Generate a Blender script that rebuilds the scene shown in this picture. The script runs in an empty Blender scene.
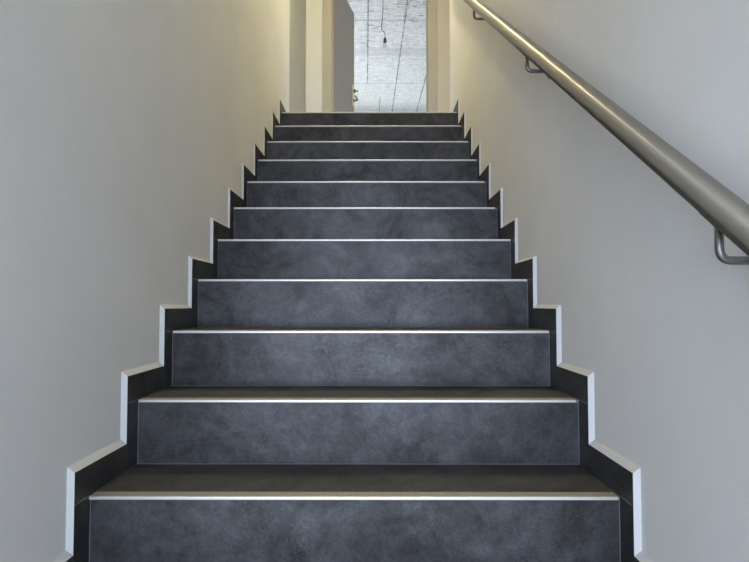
import bpy, bmesh, math, random
from mathutils import Vector, Matrix
random.seed(4)
S = bpy.context.scene
C = S.collection
R = math.radians

# ------------------------------------------------------------------ camera, world, lights, exposure
EYE = 0.9602
cam_data = bpy.data.cameras.new('camera'); cam = bpy.data.objects.new('camera', cam_data); C.objects.link(cam)
cam_data.sensor_fit = 'HORIZONTAL'; cam_data.sensor_width = 36.0
cam_data.lens = 36.0 * 600.0 / 749.0
cam_data.clip_start = 0.02; cam_data.clip_end = 100
cam.location = (0.0494, 0.0, EYE)
cam.rotation_euler = (math.pi/2 + 0.0394, 0.0, 0.0031)
S.camera = cam

S.view_settings.view_transform = 'Standard'
S.view_settings.look = 'None'
S.view_settings.gamma = 1.0
S.view_settings.use_curve_mapping = False
S.view_settings.exposure = 0.0

world = bpy.data.worlds.new('sky'); S.world = world; world.use_nodes = True
bg = world.node_tree.nodes['Background']
bg.inputs[0].default_value = (0.62, 0.78, 1.0, 1); bg.inputs[1].default_value = 1.0

def area(name, loc, rot, sx, sy, power, color, shape='RECTANGLE', spread=math.pi):
    d = bpy.data.lights.new(name, 'AREA'); d.shape = shape; d.size = sx; d.size_y = sy
    d.energy = power; d.color = color; d.spread = spread
    o = bpy.data.objects.new(name, d); C.objects.link(o)
    o.location = loc; o.rotation_euler = rot
    return o
LAND = EYE + 1.3165            # landing level
CEIL = LAND + 2.5
# daylight through the window at the foot of the stairs (behind the camera)
area('daylight_lower_window', (-0.85, -6.0, 0.80), (R(90), 0, R(0)), 5.0, 1.4, 410, (0.67, 0.78, 1.0))
# daylight through the window of the room upstairs, thrown up by the bright ground outside
area('daylight_upper_window', (0.2, 11.75, LAND + 1.15), (R(-90), 0, 0), 3.4, 1.4, 34, (0.90, 1.0, 0.94))
area('upper_room_side_fill', (-2.3, 8.9, LAND + 1.2), (R(90), 0, R(-90)), 2.4, 1.3, 85, (0.86, 0.92, 1.0))  # added side fill that evens out the light on the concrete ceiling

# ------------------------------------------------------------------ helpers
def obj(name, bm, mat, parent=None, smooth=False, bevel=0.0, seg=2):
    me = bpy.data.meshes.new(name)
    bmesh.ops.recalc_face_normals(bm, faces=bm.faces[:])
    bm.to_mesh(me); bm.free()
    o = bpy.data.objects.new(name, me); C.objects.link(o)
    me.materials.append(mat)
    if smooth:
        for p in me.polygons: p.use_smooth = True
    if bevel > 0:
        m = o.modifiers.new('bevel', 'BEVEL'); m.width = bevel; m.segments = seg
        m.limit_method = 'ANGLE'; m.angle_limit = R(40)
    if parent is not None: o.parent = parent
    return o
def box(bm, x0, x1, y0, y1, z0, z1, mtx=None):
    v = [bm.verts.new((x, y, z)) for x in (x0, x1) for y in (y0, y1) for z in (z0, z1)]
    if mtx is not None:
        for q in v: q.co = mtx @ q.co
    for f in ((0,1,3,2),(4,6,7,5),(0,4,5,1),(2,3,7,6),(0,2,6,4),(1,5,7,3)):
        bm.faces.new([v[i] for i in f])
def boxm(*a):
    bm = bmesh.new(); box(bm, *a); return bm
def extrude_x(bm, prof, x0, x1):
    a = [bm.verts.new((x0, y, z)) for y, z in prof]; b = [bm.verts.new((x1, y, z)) for y, z in prof]
    n = len(prof)
    for i in range(n): bm.faces.new((a[i], a[(i+1) % n], b[(i+1) % n], b[i]))
    bm.faces.new(a); bm.faces.new(b[::-1])
def tube(bm, pts, r, n=16, cap=True):
    pts = [Vector(p) for p in pts]; rings = []
    rad = r if isinstance(r, (list, tuple)) else [r]*len(pts)
    ref = None
    for i, p in enumerate(pts):
        t = (pts[min(i+1, len(pts)-1)] - pts[max(i-1, 0)]).normalized()
        if ref is None:
            ref = Vector((1, 0, 0)) if abs(t.x) < .9 else Vector((0, 1, 0))
        u = (ref - t*ref.dot(t)).normalized(); w = t.cross(u); ref = u
        rings.append([bm.verts.new(p + (u*math.cos(2*math.pi*k/n) + w*math.sin(2*math.pi*k/n))*rad[i]) for k in range(n)])
    for a, b in zip(rings, rings[1:]):
        for k in range(n): bm.faces.new((a[k], a[(k+1) % n], b[(k+1) % n], b[k]))
    if cap:
        bm.faces.new(rings[0]); bm.faces.new(rings[-1][::-1])
def lathe(bm, prof, mtx, n=24):
    rings = []
    for r, z in prof:
        rings.append([bm.verts.new(mtx @ Vector((r*math.cos(2*math.pi*k/n), r*math.sin(2*math.pi*k/n), z))) for k in range(n)])
    for a, b in zip(rings, rings[1:]):
        for k in range(n): bm.faces.new((a[k], a[(k+1) % n], b[(k+1) % n], b[k]))
    bm.faces.new(rings[0][::-1]); bm.faces.new(rings[-1])
def fillet(pts, rad, n=6):
    pts = [Vector(p) for p in pts]; out = [pts[0]]
    for a, b, c in zip(pts, pts[1:], pts[2:]):
        p = b + (a-b).normalized()*rad; q = b + (c-b).normalized()*rad
        for k in range(n+1):
            t = k/n; out.append(p*(1-t)**2 + b*2*t*(1-t) + q*t*t)
    out.append(pts[-1]); return out
def tag(o, label, cat, group=None):
    o['label'] = label; o['category'] = cat
    if group: o['group'] = group
    return o
def empty(name, loc):
    o = bpy.data.objects.new(name, None); C.objects.link(o); o.location = loc; o.empty_display_size = .1
    return o
def struct(name, bm, mat, bevel=0.0, parent=None):
    o = obj(name, bm, mat, parent, bevel=bevel)
    if parent is None: o['kind'] = 'structure'
    return o
def under(parent, o):
    o.parent = parent; o.matrix_parent_inverse = Matrix.Translation(-Vector(parent.location)); return o

# ------------------------------------------------------------------ materials
class NT:
    def __init__(s, name, rough=.5, metal=0.0, color=(.5,.5,.5)):
        s.m = bpy.data.materials.new(name); s.m.use_nodes = True
        s.t = s.m.node_tree; s.b = s.t.nodes['Principled BSDF']
        s.b.inputs['Base Color'].default_value = (*color, 1); s.b.inputs['Roughness'].default_value = rough
        s.b.inputs['Metallic'].default_value = metal
        s.co = s.t.nodes.new('ShaderNodeTexCoord').outputs['Object']
    def link(s, a, b): s.t.links.new(a, b)
    def mapped(s, scale=(1,1,1), loc=(0,0,0), rot=(0,0,0)):
        n = s.t.nodes.new('ShaderNodeMapping'); n.inputs['Scale'].default_value = scale
        n.inputs['Location'].default_value = loc; n.inputs['Rotation'].default_value = rot
        s.link(s.co, n.inputs['Vector']); return n.outputs[0]
    def noise(s, scale, detail=4, rough=.55, vec=None, dist=0.0):
        n = s.t.nodes.new('ShaderNodeTexNoise'); n.inputs['Scale'].default_value = scale
        n.inputs['Detail'].default_value = detail; n.inputs['Roughness'].default_value = rough
        n.inputs['Distortion'].default_value = dist
        s.link(vec if vec is not None else s.co, n.inputs['Vector']); return n.outputs['Fac']
    def ramp(s, fac, stops):
        n = s.t.nodes.new('ShaderNodeValToRGB'); e = n.color_ramp.elements
        while len(e) > 1: e.remove(e[-1])
        e[0].position = stops[0][0]; e[0].color = (*stops[0][1], 1)
        for p, c in stops[1:]:
            q = e.new(p); q.color = (*c, 1)
        s.link(fac, n.inputs[0]); return n.outputs[0]
    def mix(s, fac, a, b, mode='MIX'):
        n = s.t.nodes.new('ShaderNodeMix'); n.data_type = 'RGBA'; n.blend_type = mode
        for sock, v in ((n.inputs[0], fac), (n.inputs[6], a), (n.inputs[7], b)):
            if hasattr(v, 'is_output'): s.link(v, sock)
            else: sock.default_value = v if not isinstance(v, tuple) else (*v, 1)
        return n.outputs[2]
    def math(s, op, a, b=0.0, c=0.0):
        n = s.t.nodes.new('ShaderNodeMath'); n.operation = op
        for sock, v in zip(n.inputs, (a, b, c)):
            if hasattr(v, 'is_output'): s.link(v, sock)
            else: sock.default_value = v
        return n.outputs[0]
    def xyz(s, vec=None):
        n = s.t.nodes.new('ShaderNodeSeparateXYZ'); s.link(vec if vec is not None else s.co, n.inputs[0]); return n.outputs
    def color(s, c): s.link(c, s.b.inputs['Base Color'])
    def bump(s, h, strength=.2, dist=.002):
        n = s.t.nodes.new('ShaderNodeBump'); n.inputs['Strength'].default_value = strength
        n.inputs['Distance'].default_value = dist
        s.link(h, n.inputs['Height']); s.link(n.outputs[0], s.b.inputs['Normal'])
g = lambda v: (v, v, v)

def plaster(name, c):
    n = NT(name, .85)
    f = n.noise(2.2, 4, .6)
    c0 = tuple(x*.96 for x in c); c1 = tuple(min(1, x*1.03) for x in c)
    n.color(n.ramp(f, [(.3, c0), (.7, c1)]))
    n.bump(n.noise(160, 3, .6), .12, .002)
    return n.m
M = {}
M['plaster'] = plaster('white_wall_plaster', (.77, .76, .74))
M['ceiling'] = plaster('white_ceiling_plaster', (.75, .75, .73))

def slate(name, lo, hi, rough, dust):
    n = NT(name, rough)
    f = n.noise(5.5, 10, .70, dist=.8)
    f2 = n.noise(22, 6, .7, dist=.4)
    a = n.ramp(f, [(.30, lo), (.50, tuple((p+q)/2 for p, q in zip(lo, hi))), (.68, hi)])
    b = n.ramp(f2, [(.3, g(.62)), (.7, g(1.32))])
    col = n.mix(.75, a, b, 'MULTIPLY')
    fine = n.ramp(n.noise(260, 3, .6), [(.3, g(.8)), (.7, g(1.2))])
    col = n.mix(.5, col, fine, 'MULTIPLY')
    if dust > 0:   # pale cement haze and crumbs
        h = n.math('MULTIPLY', n.ramp(n.noise(7, 5, .6), [(.5, g(0)), (.72, g(1))]), n.ramp(n.noise(190, 4, .75), [(.56, g(0)), (.70, g(1))]))
        col = n.mix(n.math('MULTIPLY', h, dust), col, (.35, .37, .42))
    n.color(col)
    r = n.ramp(f2, [(.3, g(rough-.06)), (.7, g(rough+.08))]); n.link(r, n.b.inputs['Roughness'])
    sp = n.math('MULTIPLY', n.ramp(f, [(.3, g(.26)), (.68, g(.66))]), n.ramp(f2, [(.3, g(.55)), (.7, g(1.0))]))
    sp = n.math('MULTIPLY', sp, n.ramp(n.noise(120, 6, .85), [(.34, g(.45)), (.66, g(1.45))]))
    n.link(sp, n.b.inputs['Specular IOR Level'])
    n.bump(n.noise(120, 5, .6), .08, .002)
    return n.m
M['riser'] = slate('anthracite_stone_tile', (.028, .027, .026), (.070, .070, .075), .40, .4)
M['tread'] = slate('anthracite_stone_tread_tile', (.046, .045, .045), (.082, .080, .078), .55, .4)
M['skirt'] = slate('anthracite_skirting_tile', (.026, .026, .027), (.050, .050, .050), .5, .0)
M['grout'] = NT('grey_grout', .9, color=(.19, .185, .175)).m
n = NT('white_acrylic_joint', .6, color=(.70, .70, .685)); n.bump(n.noise(90, 3), .15, .002); M['joint'] = n.m

# aluminium nosing with stamped lozenges on its tread face
n = NT('brushed_aluminium_nosing', .42, .6)
nor = n.t.nodes.new('ShaderNodeNewGeometry').outputs['Normal']
up = n.math('GREATER_THAN', n.xyz(nor)[2], .9)
x, y, z = n.xyz()
d1 = n.math('SINE', n.math('MULTIPLY', n.math('ADD', x, y), 560.0)); d2 = n.math('SINE', n.math('MULTIPLY', n.math('SUBTRACT', x, y), 560.0))
loz = n.math('GREATER_THAN', n.math('MULTIPLY', d1, d2), .12)
col = n.mix(n.math('MULTIPLY', up, loz), (.66, .65, .63), (.38, .34, .27))
n.color(n.mix(n.math('MULTIPLY', up, .55), col, n.mix(1.0, col, (.95, .88, .72), 'MULTIPLY')))
n.bump(n.math('MULTIPLY', n.math('MULTIPLY', d1, d2), up), .3, .001)
M['nosing'] = n.m

n = NT('brushed_stainless_steel', .38, 1.0, (.24, .235, .225))
M['steel'] = n.m
n = NT('brushed_stainless_rail', .30, 1.0, (.40, .375, .325)); tg = n.t.nodes.new('ShaderNodeTangent'); tg.direction_type = 'RADIAL'; tg.axis = 'Z'
n.b.inputs['Anisotropic'].default_value = 1.0; n.b.inputs['Anisotropic Rotation'].default_value = .25
n.link(tg.outputs[0], n.b.inputs['Tangent']); M['rail'] = n.m
M['frame'] = NT('cream_lacquered_steel', .45, color=(.43, .405, .35)).m
M['side_panel'] = NT('grey_beige_lacquer', .5, color=(.42, .405, .345)).m
M['trim'] = NT('pinkish_beige_board', .6, color=(.56, .51, .44)).m
M['leaf'] = NT('grey_door_laminate', .5, color=(.35, .305, .27)).m
M['handle'] = NT('dark_metal_handle', .35, .8, (.22, .21, .20)).m
M['brass'] = NT('pale_brass_plate', .35, .7, (.85, .76, .58)).m
M['black'] = NT('black_plastic', .45, color=(.02, .02, .02)).m
M['wire'] = NT('dark_grey_cable', .6, color=(.05, .05, .055)).m
n = NT('thin_clear_glass', .03, color=(.95, .97, .97)); n.b.inputs['Transmission Weight'].default_value = 1.0; n.b.inputs['IOR'].default_value = 1.15; M['glass'] = n.m
n = NT('greyish_bulb_glass', .1, color=(.88, .88, .87)); n.b.inputs['Transmission Weight'].default_value = .8; n.b.inputs['IOR'].default_value = 1.25; M['bulb'] = n.m
M['screed'] = NT('pale_screed', .8, color=(.70, .70, .66)).m
M['lamp_glass'] = NT('opal_glass', .4, color=(.9, .88, .82)).m

# raw concrete ceiling: board joints, streaks, pock marks
n = NT('raw_concrete', .8)
x, y, z = n.xyz()
wob = n.math('MULTIPLY', n.math('SUBTRACT', n.noise(5, 3), .5), .012)
xs = n.math('ADD', n.math('ADD', x, n.math('MULTIPLY', y, .0185)), wob)
def line(v, pos, half):     # 1 on the line
    return n.math('LESS_THAN', n.math('ABSOLUTE', n.math('SUBTRACT', v, pos)), half)
JOINTS_X = (-1.41, -.91, .585, 1.075, 1.575)
brk = n.ramp(n.noise(1, 3, .7, vec=n.mapped((8, 3.2, 1))), [(.32, g(.35)), (.52, g(1))])
jl = None
for p in JOINTS_X:
    l = line(xs, p, .0085); jl = l if jl is None else n.math('MAXIMUM', jl, l)
jl = n.math('MAXIMUM', jl, n.math('MULTIPLY', line(xs, .085, .0095), n.math('LESS_THAN', y, 10.337)))
jl = n.math('MULTIPLY', jl, brk)
cl = None
for p in (8.011, 10.337):
    l = line(n.math('ADD', y, n.math('MULTIPLY', wob, .3)), p, .011); cl = l if cl is None else n.math('MAXIMUM', cl, l)
smudge = n.ramp(n.noise(1, 5, .75, vec=n.mapped((14, 7, 1))), [(.56, g(0)), (.66, g(1))])
for p in (.085, .585):
    jl = n.math('MAXIMUM', jl, n.math('MULTIPLY', n.math('MULTIPLY', line(xs, p, .022), smudge), n.math('LESS_THAN', y, 9.6)))
crack = n.math('MULTIPLY', line(n.math('ADD', xs, wob), .322, .006), n.math('GREATER_THAN', y, 11.02))
jl = n.math('MAXIMUM', jl, crack)
streak = n.ramp(n.noise(1, 6, .75, vec=n.mapped((10, 22, 1))), [(.52, g(0)), (.58, g(1))])
patch = n.ramp(n.noise(2.6, 4, .6), [(.40, g(.2)), (.58, g(1))])
base = n.ramp(n.noise(1, 8, .75, vec=n.mapped((9, 16, 1))), [(.3, (.56, .55, .57)), (.5, (.72, .715, .725)), (.7, (.82, .82, .81))])
grain = n.math('MULTIPLY', n.ramp(n.noise(1, 4, .7, vec=n.mapped((60, 5, 1))), [(.35, g(.86)), (.65, g(1.06))]), n.ramp(n.noise(1, 4, .7, vec=n.mapped((5, 45, 1))), [(.35, g(.86)), (.65, g(1.06))]))
base = n.mix(1.0, base, grain, 'MULTIPLY')
near = n.ramp(n.math('DIVIDE', n.math('SUBTRACT', y, 6.5), 5.0), [(.15, g(1.0)), (.5, g(.5)), (1.0, g(.15))])
col = n.mix(n.math('MULTIPLY', n.math('MULTIPLY', streak, patch), n.math('MULTIPLY', near, .85)), base, (.13, .12, .13))
band = n.math('MULTIPLY', line(n.math('ADD', y, n.math('MULTIPLY', wob, 3.0)), 9.03, .14), .4)
col = n.mix(band, col, (.40, .41, .43))
col = n.mix(n.math('MULTIPLY', cl, .62), col, (.16, .16, .17))
col = n.mix(n.math('MULTIPLY', jl, .85), col, (.10, .10, .11))
n.color(col); n.bump(n.noise(60, 5, .7), .2, .003)
M['concrete'] = n.m

# ------------------------------------------------------------------ setting
W = 0.6; WALL = 0.615
Y0 = 1.369; D = 0.2683; Z0 = EYE - 0.4325; H = 0.1749
FIRST, LAST = -2, 10
ny = lambda i: Y0 + i*D
nz = lambda i: Z0 + i*H
OV = 0.0076
LEND, REND, BACK = 4.46, 4.48, 5.90
HF = .30                       # where the stairwell opens into the lower hall

wx = lambda y: WALL - .0085*min(1, max(0, (y-1.7)/1.7))      # the plaster gets a little thicker towards the top
def side_wall(name, side, x_out, y_end):
    bm = bmesh.new()
    foot = [(side*x_out, HF)] + [(side*wx(y), y) for y in (HF, 1.7, 3.4, y_end)] + [(side*x_out, y_end)]
    a = [bm.verts.new((x, y, 0)) for x, y in foot]; b = [bm.verts.new((x, y, CEIL)) for x, y in foot]
    n_ = len(foot)
    for i in range(n_): bm.faces.new((a[i], a[(i+1) % n_], b[(i+1) % n_], b[i]))
    bm.faces.new(a); bm.faces.new(b[::-1])
    struct(name, bm, M['plaster'], .004)
side_wall('wall_left', -1, .95, LEND); side_wall('wall_right', 1, 2.0, REND)
struct('wall_hall_left', boxm(-.95, -.66, LEND, BACK, LAND-.1, CEIL), M['plaster'])
struct('wall_hall_right', boxm(1.8, 2.0, REND, BACK, LAND-.1, CEIL), M['plaster'])
DX0, DX1, DZ = -.440, .612, LAND + 2.14       # rough opening behind the frame
bm = bmesh.new()
box(bm, -2.6, DX0, BACK, BACK+.16, LAND-.1, CEIL+.05); box(bm, DX1, 3.0, BACK, BACK+.16, LAND-.1, CEIL+.05); box(bm, DX0, DX1, BACK, BACK+.16, DZ, CEIL+.05)
struct('wall_hall_back', bm, M['plaster'])
struct('ceiling', boxm(-.95, 2.0, HF, BACK, CEIL, CEIL+.1), M['ceiling'])
# the hall at the foot of the stairs, glazed door unit in its back wall
HX0, HX1, HY, HC = -3.9, 2.2, -6.3, 2.45
struct('floor_lower', boxm(HX0, HX1, HY, ny(FIRST)+OV, -.1, 0), M['screed'])
struct('ceiling_lower', boxm(HX0, HX1, HY, HF, HC, HC+.1), M['ceiling'])
struct('wall_lower_front', boxm(-WALL-.3, WALL+.3, HF-.12, HF, HC+.1, CEIL), M['plaster'])
struct('wall_lower_front_left', boxm(HX0, -.95, HF-.0, HF+.12, 0, HC), M['plaster'])
struct('wall_lower_left', boxm(HX0-.12, HX0, HY, HF+.12, 0, HC), M['plaster'])
struct('wall_lower_right', boxm(HX1, HX1+.12, HY, HF, 0, HC), M['plaster'])
bm = bmesh.new()
box(bm, HX0, -3.4, HY, HY+.15, 0, HC); box(bm, 1.7, HX1, HY, HY+.15, 0, HC); box(bm, -3.4, 1.7, HY, HY+.15, 1.8, HC)
struct('wall_lower_back', bm, M['plaster'])
bm = bmesh.new()
for a in ((-3.4, -3.33, 0, 1.8), (1.63, 1.7, 0, 1.8), (-.885, -.815, .07, 1.73), (-3.33, 1.63, 0, .07), (-3.33, 1.63, 1.73, 1.8)):
    box(bm, a[0], a[1], HY+.04, HY+.11, a[2], a[3])
w1 = struct('window_1', bm, M['frame'])
obj('pane', boxm(-3.33, 1.63, HY+.07, HY+.08, .07, 1.73), M['glass'], w1)
# the room behind the door
RX0, RX1, RY0, RY1, RC = -2.4, 2.8, BACK+.16, 11.95, LAND + 2.5465
struct('floor_room', boxm(RX0, RX1, RY0, RY1, LAND-.12, LAND), M['screed'])
struct('ceiling_room', boxm(RX0, RX1, RY0, RY1, RC, RC+.15), M['concrete'])
struct('wall_room_right', boxm(RX1, RX1+.15, RY0, RY1, LAND-.12, RC), M['ceiling'])
bm = bmesh.new(); sz0, sz1, sy0, sy1 = LAND+.5, LAND+1.9, 7.65, 10.15
box(bm, RX0-.15, RX0, RY0, RY1, LAND-.12, sz0); box(bm, RX0-.15, RX0, RY0, RY1, sz1, RC)
box(bm, RX0-.15, RX0, RY0, sy0, sz0, sz1); box(bm, RX0-.15, RX0, sy1, RY1, sz0, sz1)
struct('wall_room_left', bm, M['ceiling'])
bm = bmesh.new()
for a in ((sy0, sy0+.07, sz0, sz1), (sy1-.07, sy1, sz0, sz1), (8.865, 8.935, sz0+.07, sz1-.07), (sy0+.07, sy1-.07, sz0, sz0+.07), (sy0+.07, sy1-.07, sz1-.07, sz1)):
    box(bm, RX0-.12, RX0-.05, a[0], a[1], a[2], a[3])
w3 = struct('added_fill_window', bm, M['frame'])  # unseen window added to go with the side fill light
obj('pane', boxm(RX0-.09, RX0-.08, sy0+.07, sy1-.07, sz0+.07, sz1-.07), M['glass'], w3)
bm = bmesh.new()
wz0, wz1, wx0, wx1 = LAND+.45, LAND+2.05, -1.6, 2.0
box(bm, RX0, RX1, RY1, RY1+.2, LAND-.12, wz0); box(bm, RX0, RX1, RY1, RY1+.2, wz1, RC)
box(bm, RX0, wx0, RY1, RY1+.2, wz0, wz1); box(bm, wx1, RX1, RY1, RY1+.2, wz0, wz1)
struct('wall_room_back', bm, M['ceiling'])
bm = bmesh.new()
for a in ((wx0, wx0+.07, wz0, wz1), (wx1-.07, wx1, wz0, wz1), (.165, .235, wz0+.07, wz1-.07), (wx0+.07, wx1-.07, wz0, wz0+.07), (wx0+.07, wx1-.07, wz1-.07, wz1)):
    box(bm, a[0], a[1], RY1+.05, RY1+.12, a[2], a[3])
w2 = struct('window_2', bm, M['frame'])
obj('pane', boxm(wx0+.07, wx1-.07, RY1+.08, RY1+.09, wz0+.07, wz1-.07), M['glass'], w2)

# ------------------------------------------------------------------ staircase
stair = empty('staircase', (0, ny(FIRST)+OV, 0))
tag(stair, 'straight flight of anthracite stone tiled steps with silver nosings rising to the doorway', 'staircase')
for i in range(FIRST, LAST+1):
    y, z = ny(i), nz(i); fr = y + OV; y1 = ny(i+1) + OV
    step = under(stair, obj('step', boxm(-W, W, fr+.0009, y1+.0009 if i < LAST else y1, 0 if i == FIRST else max(0, z-.6), z-.0013), M['grout']))
    rs = obj('riser', boxm(-W+.0022, W-.0022, fr, fr+.0095, z-H+.0018, z-.0095), M['riser'], step)
    rs.matrix_parent_inverse = Matrix.Identity(4)
    ts = obj('tread', boxm(-W+.0022, W-.0022, y+.0365, y1-.0018, z-.010, z), M['tread'], step)
    # nosing profile: rounded front lip, flat stamped top
    fh, tw, r = .0066, .0350, .003
    pr = [(y+tw, z+.0006), (y+r, z+.0006)] + [(y+r-r*math.sin(a), z+.0006-r+r*math.cos(a)) for a in (R(30), R(60), R(90))] + [(y, z-fh), (y+.009, z-fh), (y+.009, z-.0012), (y+tw, z-.0012)]
    e0 = -W+.001+random.uniform(0, .004); e1 = W-.001-random.uniform(.001, .012)
    bm = bmesh.new(); extrude_x(bm, pr, e0, e1)
    obj('nosing_trim', bm, M['nosing'], step)

# ------------------------------------------------------------------ skirting on both walls
SV, SH = 0.063, 0.0705         # width of the upright pieces, height of the level ones
for side, word in ((-1, 'left'), (1, 'right')):
    end = LEND if side < 0 else REND
    sk = empty('baseboard_'+word, (side*W, ny(FIRST), 0))
    sk['label'] = ('stepped dark stone tile skirting with white edge along the %s' % (
        'left wall, opposite the handrail' if side < 0 else 'right wall, below the handrail'))
    sk['kind'] = 'structure'
    poly = []
    for i in range(FIRST, LAST+1):
        y, z = ny(i), nz(i)
        yv = y - SV
        xa, xb = sorted((side*W, side*(wx(ny(i+1))-.0005)))
        under(sk, obj('skirting_tile', boxm(xa, xb, yv, y+OV+.02, z-H+(.001 if i > FIRST else .0), z-.001), M['skirt'], bevel=.0008, seg=1))
        ye = (ny(i+1)-SV-.0015) if i < LAST else end - .004
        under(sk, obj('skirting_tile', boxm(xa, xb, yv, ye, z+.001, z+SH), M['skirt'], bevel=.0008, seg=1))
        poly.append((yv, z-H+SH if i > FIRST else 0.0)); poly.append((yv, z+SH))
    poly.append((end-.004, nz(LAST)+SH))
    bm = bmesh.new(); xg = sorted((side*(W+.0007), side*(W+.004)))
    for i in range(FIRST, LAST+1):
        y, z = ny(i), nz(i)
        box(bm, xg[0], xg[1], y-SV+.001, y+OV, z-.0012, z+.0012)
        if i > FIRST: box(bm, xg[0], xg[1], y-SV-.0018, y-SV+.0004, z-H, z-H+SH-.001)
    under(sk, obj('grout', bm, M['grout']))
    e = .0045
    bm = bmesh.new(); prev = None
    for k, (y, z) in enumerate(poly):
        # hug the tile on its wall side, lie flush with the tile face on the inner side
        oy = -e if k < len(poly)-1 else 0.0; oz = (.0135 - .0095*min(1, max(0, (y-1.7)/1.9))) if k > 0 else 0.0
        w_ = wx(y); q = [bm.verts.new((side*(W+.0004), y, z)), bm.verts.new((side*w_, y+oy, z+oz)), bm.verts.new((side*w_, y, z))]
        if prev:
            for j in range(3): bm.faces.new((prev[j], prev[(j+1) % 3], q[(j+1) % 3], q[j]))
        else: bm.faces.new(q)
        prev = q
    bm.faces.new(prev[::-1])
    t = under(sk, obj('edge_trim', bm, M['joint'])); t['label'] = 'white edging along the tile skirting'

# ------------------------------------------------------------------ handrail
SL = H/D; RXX = .54; RR = .0242
rz = lambda y: EYE + .098 + (y-.788)*SL
rail = empty('handrail', (RXX, .22, rz(.22)))
tag(rail, 'round brushed steel handrail on bent brackets along the right wall', 'handrail')
bm = bmesh.new(); ya, yb = .22, 4.2
LR = math.hypot(yb-ya, rz(yb)-rz(ya))
lathe(bm, [(RR-.002, 0), (RR, .002), (RR, LR-.002), (RR-.002, LR)], Matrix.Identity(4), 64)
o = obj('rail', bm, M['rail'], rail, smooth=True)
o.rotation_euler = (-(math.pi/2-math.atan(SL)), 0, 0)
ang = math.atan(SL)
for yb in (.857, 1.925, 2.959):
    zc = rz(yb); zb = zc - .080
    saddle = Matrix.Translation((RXX, yb, zc)) @ Matrix.Rotation(ang, 4, 'X')
    bm = bmesh.new()
    # saddle plate curved round the underside of the rail
    n_ = 8; rows = []
    for L in (-.03, .03):
        for rr_ in (RR+.0002, RR+.0032):
            rows.append([bm.verts.new(saddle @ Vector((rr_*math.sin(t), L, -rr_*math.cos(t)))) for t in [R(-15+30*k/n_) for k in range(n_+1)]])
    a, b, c, d = rows
    for k in range(n_):
        for p, q in ((a, c), (b, d), (a, b), (c, d)): bm.faces.new((p[k], p[k+1], q[k+1], q[k]))
    for k in (0, n_): bm.faces.new((a[k], b[k], d[k], c[k]))
    br = under(rail, obj('bracket', bm, M['steel']))
    bm = bmesh.new()
    tube(bm, fillet([(RXX, yb, zc-RR-.003), (RXX, yb, zb), (WALL-.004, yb, zb)], .018, 8), .0062, 16)
    obj('arm', bm, M['steel'], br, smooth=True)
    bm = bmesh.new()
    lathe(bm, [(.024, 0), (.024, .003), (.0225, .004), (.009, .004), (.009, .007), (.0062, .007)], Matrix.Translation((WALL, yb, zb)) @ Matrix.Rotation(R(-90), 4, 'Y'))
    obj('rosette', bm, M['steel'], br)

# ------------------------------------------------------------------ door
FB = BACK - .012
bm = bmesh.new()
FX0, FX1 = -.488, .656; IX0, IX1 = -.397, .566; FT = LAND+2.12
# front architrave with a shadow bead, lining through the wall, rear architrave
for ya_, yb_ in ((FB, BACK), (BACK+.16, BACK+.172)):
    box(bm, FX0, IX0, ya_, yb_, LAND, FT+.10); box(bm, IX1, FX1, ya_, yb_, LAND, FT+.10); box(bm, IX0, IX1, ya_, yb_, FT, FT+.10)
box(bm, IX0-.042, IX0, BACK, BACK+.16, LAND, FT); box(bm, IX1, IX1+.035, BACK, BACK+.16, LAND, FT); box(bm, IX0, IX1, BACK, BACK+.16, FT, FT+.02)
box(bm, IX0, IX0+.012, BACK+.05, BACK+.11, LAND, FT); box(bm, IX1-.012, IX1, BACK+.05, BACK+.11, LAND, FT)
door = struct('door_1', bm, M['frame'], .003)
door['label'] = 'cream steel door frame with grey door standing open at the top of the stairs'
hinge = Vector((-.390, BACK+.176, LAND)); A = R(78.55)
MT = Matrix.Translation(hinge) @ Matrix.Rotation(A, 4, 'Z')      # local x runs along the leaf, -y is the face towards the opening
bm = bmesh.new(); box(bm, 0, .90, 0, .04, .006, 2.108, MT)
lf = obj('door_leaf', bm, M['leaf'], door, bevel=.002); lf['label'] = 'grey door leaf'
hz = 1.12
bm = bmesh.new(); box(bm, .812, .886, -.009, 0, hz-.125, hz+.125, MT)
hp = obj('handle_plate', bm, M['brass'], door, bevel=.002)
bm = bmesh.new()
tube(bm, [MT @ Vector(p) for p in fillet([(.845, -.005, hz-.06), (.845, -.058, hz-.06), (.725, -.058, hz-.052)], .014, 5)], .0105, 12)
lathe(bm, [(.019, 0), (.019, .012), (.012, .014)], MT @ Matrix.Translation((.845, -.007, hz-.06)) @ Matrix.Rotation(R(90), 4, 'X'))
obj('door_handle', bm, M['handle'], door, smooth=False)
bm = bmesh.new()
lathe(bm, [(.020, 0), (.020, .020), (.017, .024)], MT @ Matrix.Translation((.845, -.007, hz+.05)) @ Matrix.Rotation(R(90), 4, 'X'), 16)
obj('lock_cylinder', bm, M['handle'], door)
bm = bmesh.new()
box(bm, .843, .847, -.048, -.026, hz+.043, hz+.057, MT)
lathe(bm, [(.0125, -.0015), (.0125, .0015)], MT @ Matrix.Translation((.845, -.050, hz+.049)) @ Matrix.Rotation(R(90), 4, 'Y'), 16)
key = obj('key', bm, M['handle'])
tag(key, 'small dark key sticking in the lock of the grey open door', 'key')

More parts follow.
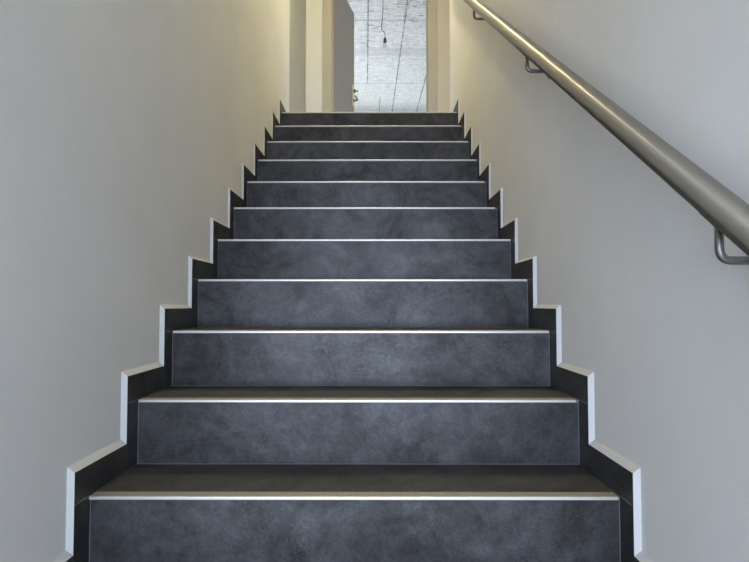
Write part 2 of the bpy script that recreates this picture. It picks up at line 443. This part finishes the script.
# darker grey-beige panel and surround on the left hall wall, nearly edge-on, and the board right of the doorway
bm = bmesh.new()
for a in ((4.62, 4.72, LAND, LAND+2.15), (5.78, 5.88, LAND, LAND+2.15), (4.72, 5.78, LAND+2.05, LAND+2.15)):
    box(bm, -.66, -.652, *a)
d2 = struct('hall_side_panel', bm, M['side_panel'])
obj('door_leaf', boxm(-.66, -.655, 4.725, 5.775, LAND+.006, LAND+2.045), M['side_panel'], d2)
struct('trim_1', boxm(.662, .80, BACK-.008, BACK, LAND, LAND+2.3), M['trim'])

# ------------------------------------------------------------------ bare bulb hanging in the room
YB = 7.0; bz = EYE
pend = empty('hanging_light_bulb', (.129, YB, RC))
tag(pend, 'bare clear light bulb in a black socket on a kinked cable from the concrete ceiling', 'light bulb')
pts = fillet([(.131, YB, RC), (.128, YB, bz+3.50), (.112, YB, bz+3.29), (.120, YB, bz+3.245), (.146, YB, bz+3.235), (.153, YB, bz+3.20), (.152, YB, bz+3.16)], .012, 4)
bm = bmesh.new(); tube(bm, pts, .0042, 8); under(pend, obj('cable', bm, M['wire'], smooth=True))
bm = bmesh.new(); T0 = Matrix.Translation((.152, YB, bz+3.10))
lathe(bm, [(.016, 0), (.019, .004), (.0195, .042), (.015, .056), (.007, .064)], T0)
under(pend, obj('socket', bm, M['black'], smooth=True))
bm = bmesh.new()
lathe(bm, [(.004, -.062), (.016, -.058), (.024, -.049), (.0285, -.036), (.0275, -.024), (.021, -.010), (.0145, .0), (.0135, .004)], T0)
under(pend, obj('bulb', bm, M['bulb'], smooth=True))

# ------------------------------------------------------------------ warm ceiling lamp over the head of the stairs (above the frame)
LY = 3.85
lamp = empty('ceiling_lamp', (-.05, LY, CEIL))
tag(lamp, 'round opal glass ceiling lamp above the top of the stairs', 'lamp')
bm = bmesh.new(); lathe(bm, [(.13, -.02), (.13, 0)], Matrix.Translation((-.05, LY, CEIL-.0)), 32); under(lamp, obj('base', bm, M['frame']))
n = NT('glowing_opal_glass', .4, color=(.9, .88, .82))
n.b.inputs['Emission Color'].default_value = (1.0, .84, .44, 1); n.b.inputs['Emission Strength'].default_value = 240
bm = bmesh.new(); lathe(bm, [(.02, -.095), (.07, -.088), (.105, -.065), (.12, -.035), (.122, -.02)], Matrix.Translation((-.05, LY, CEIL)), 32)
under(lamp, obj('lamp_shade', bm, n.m, smooth=True))
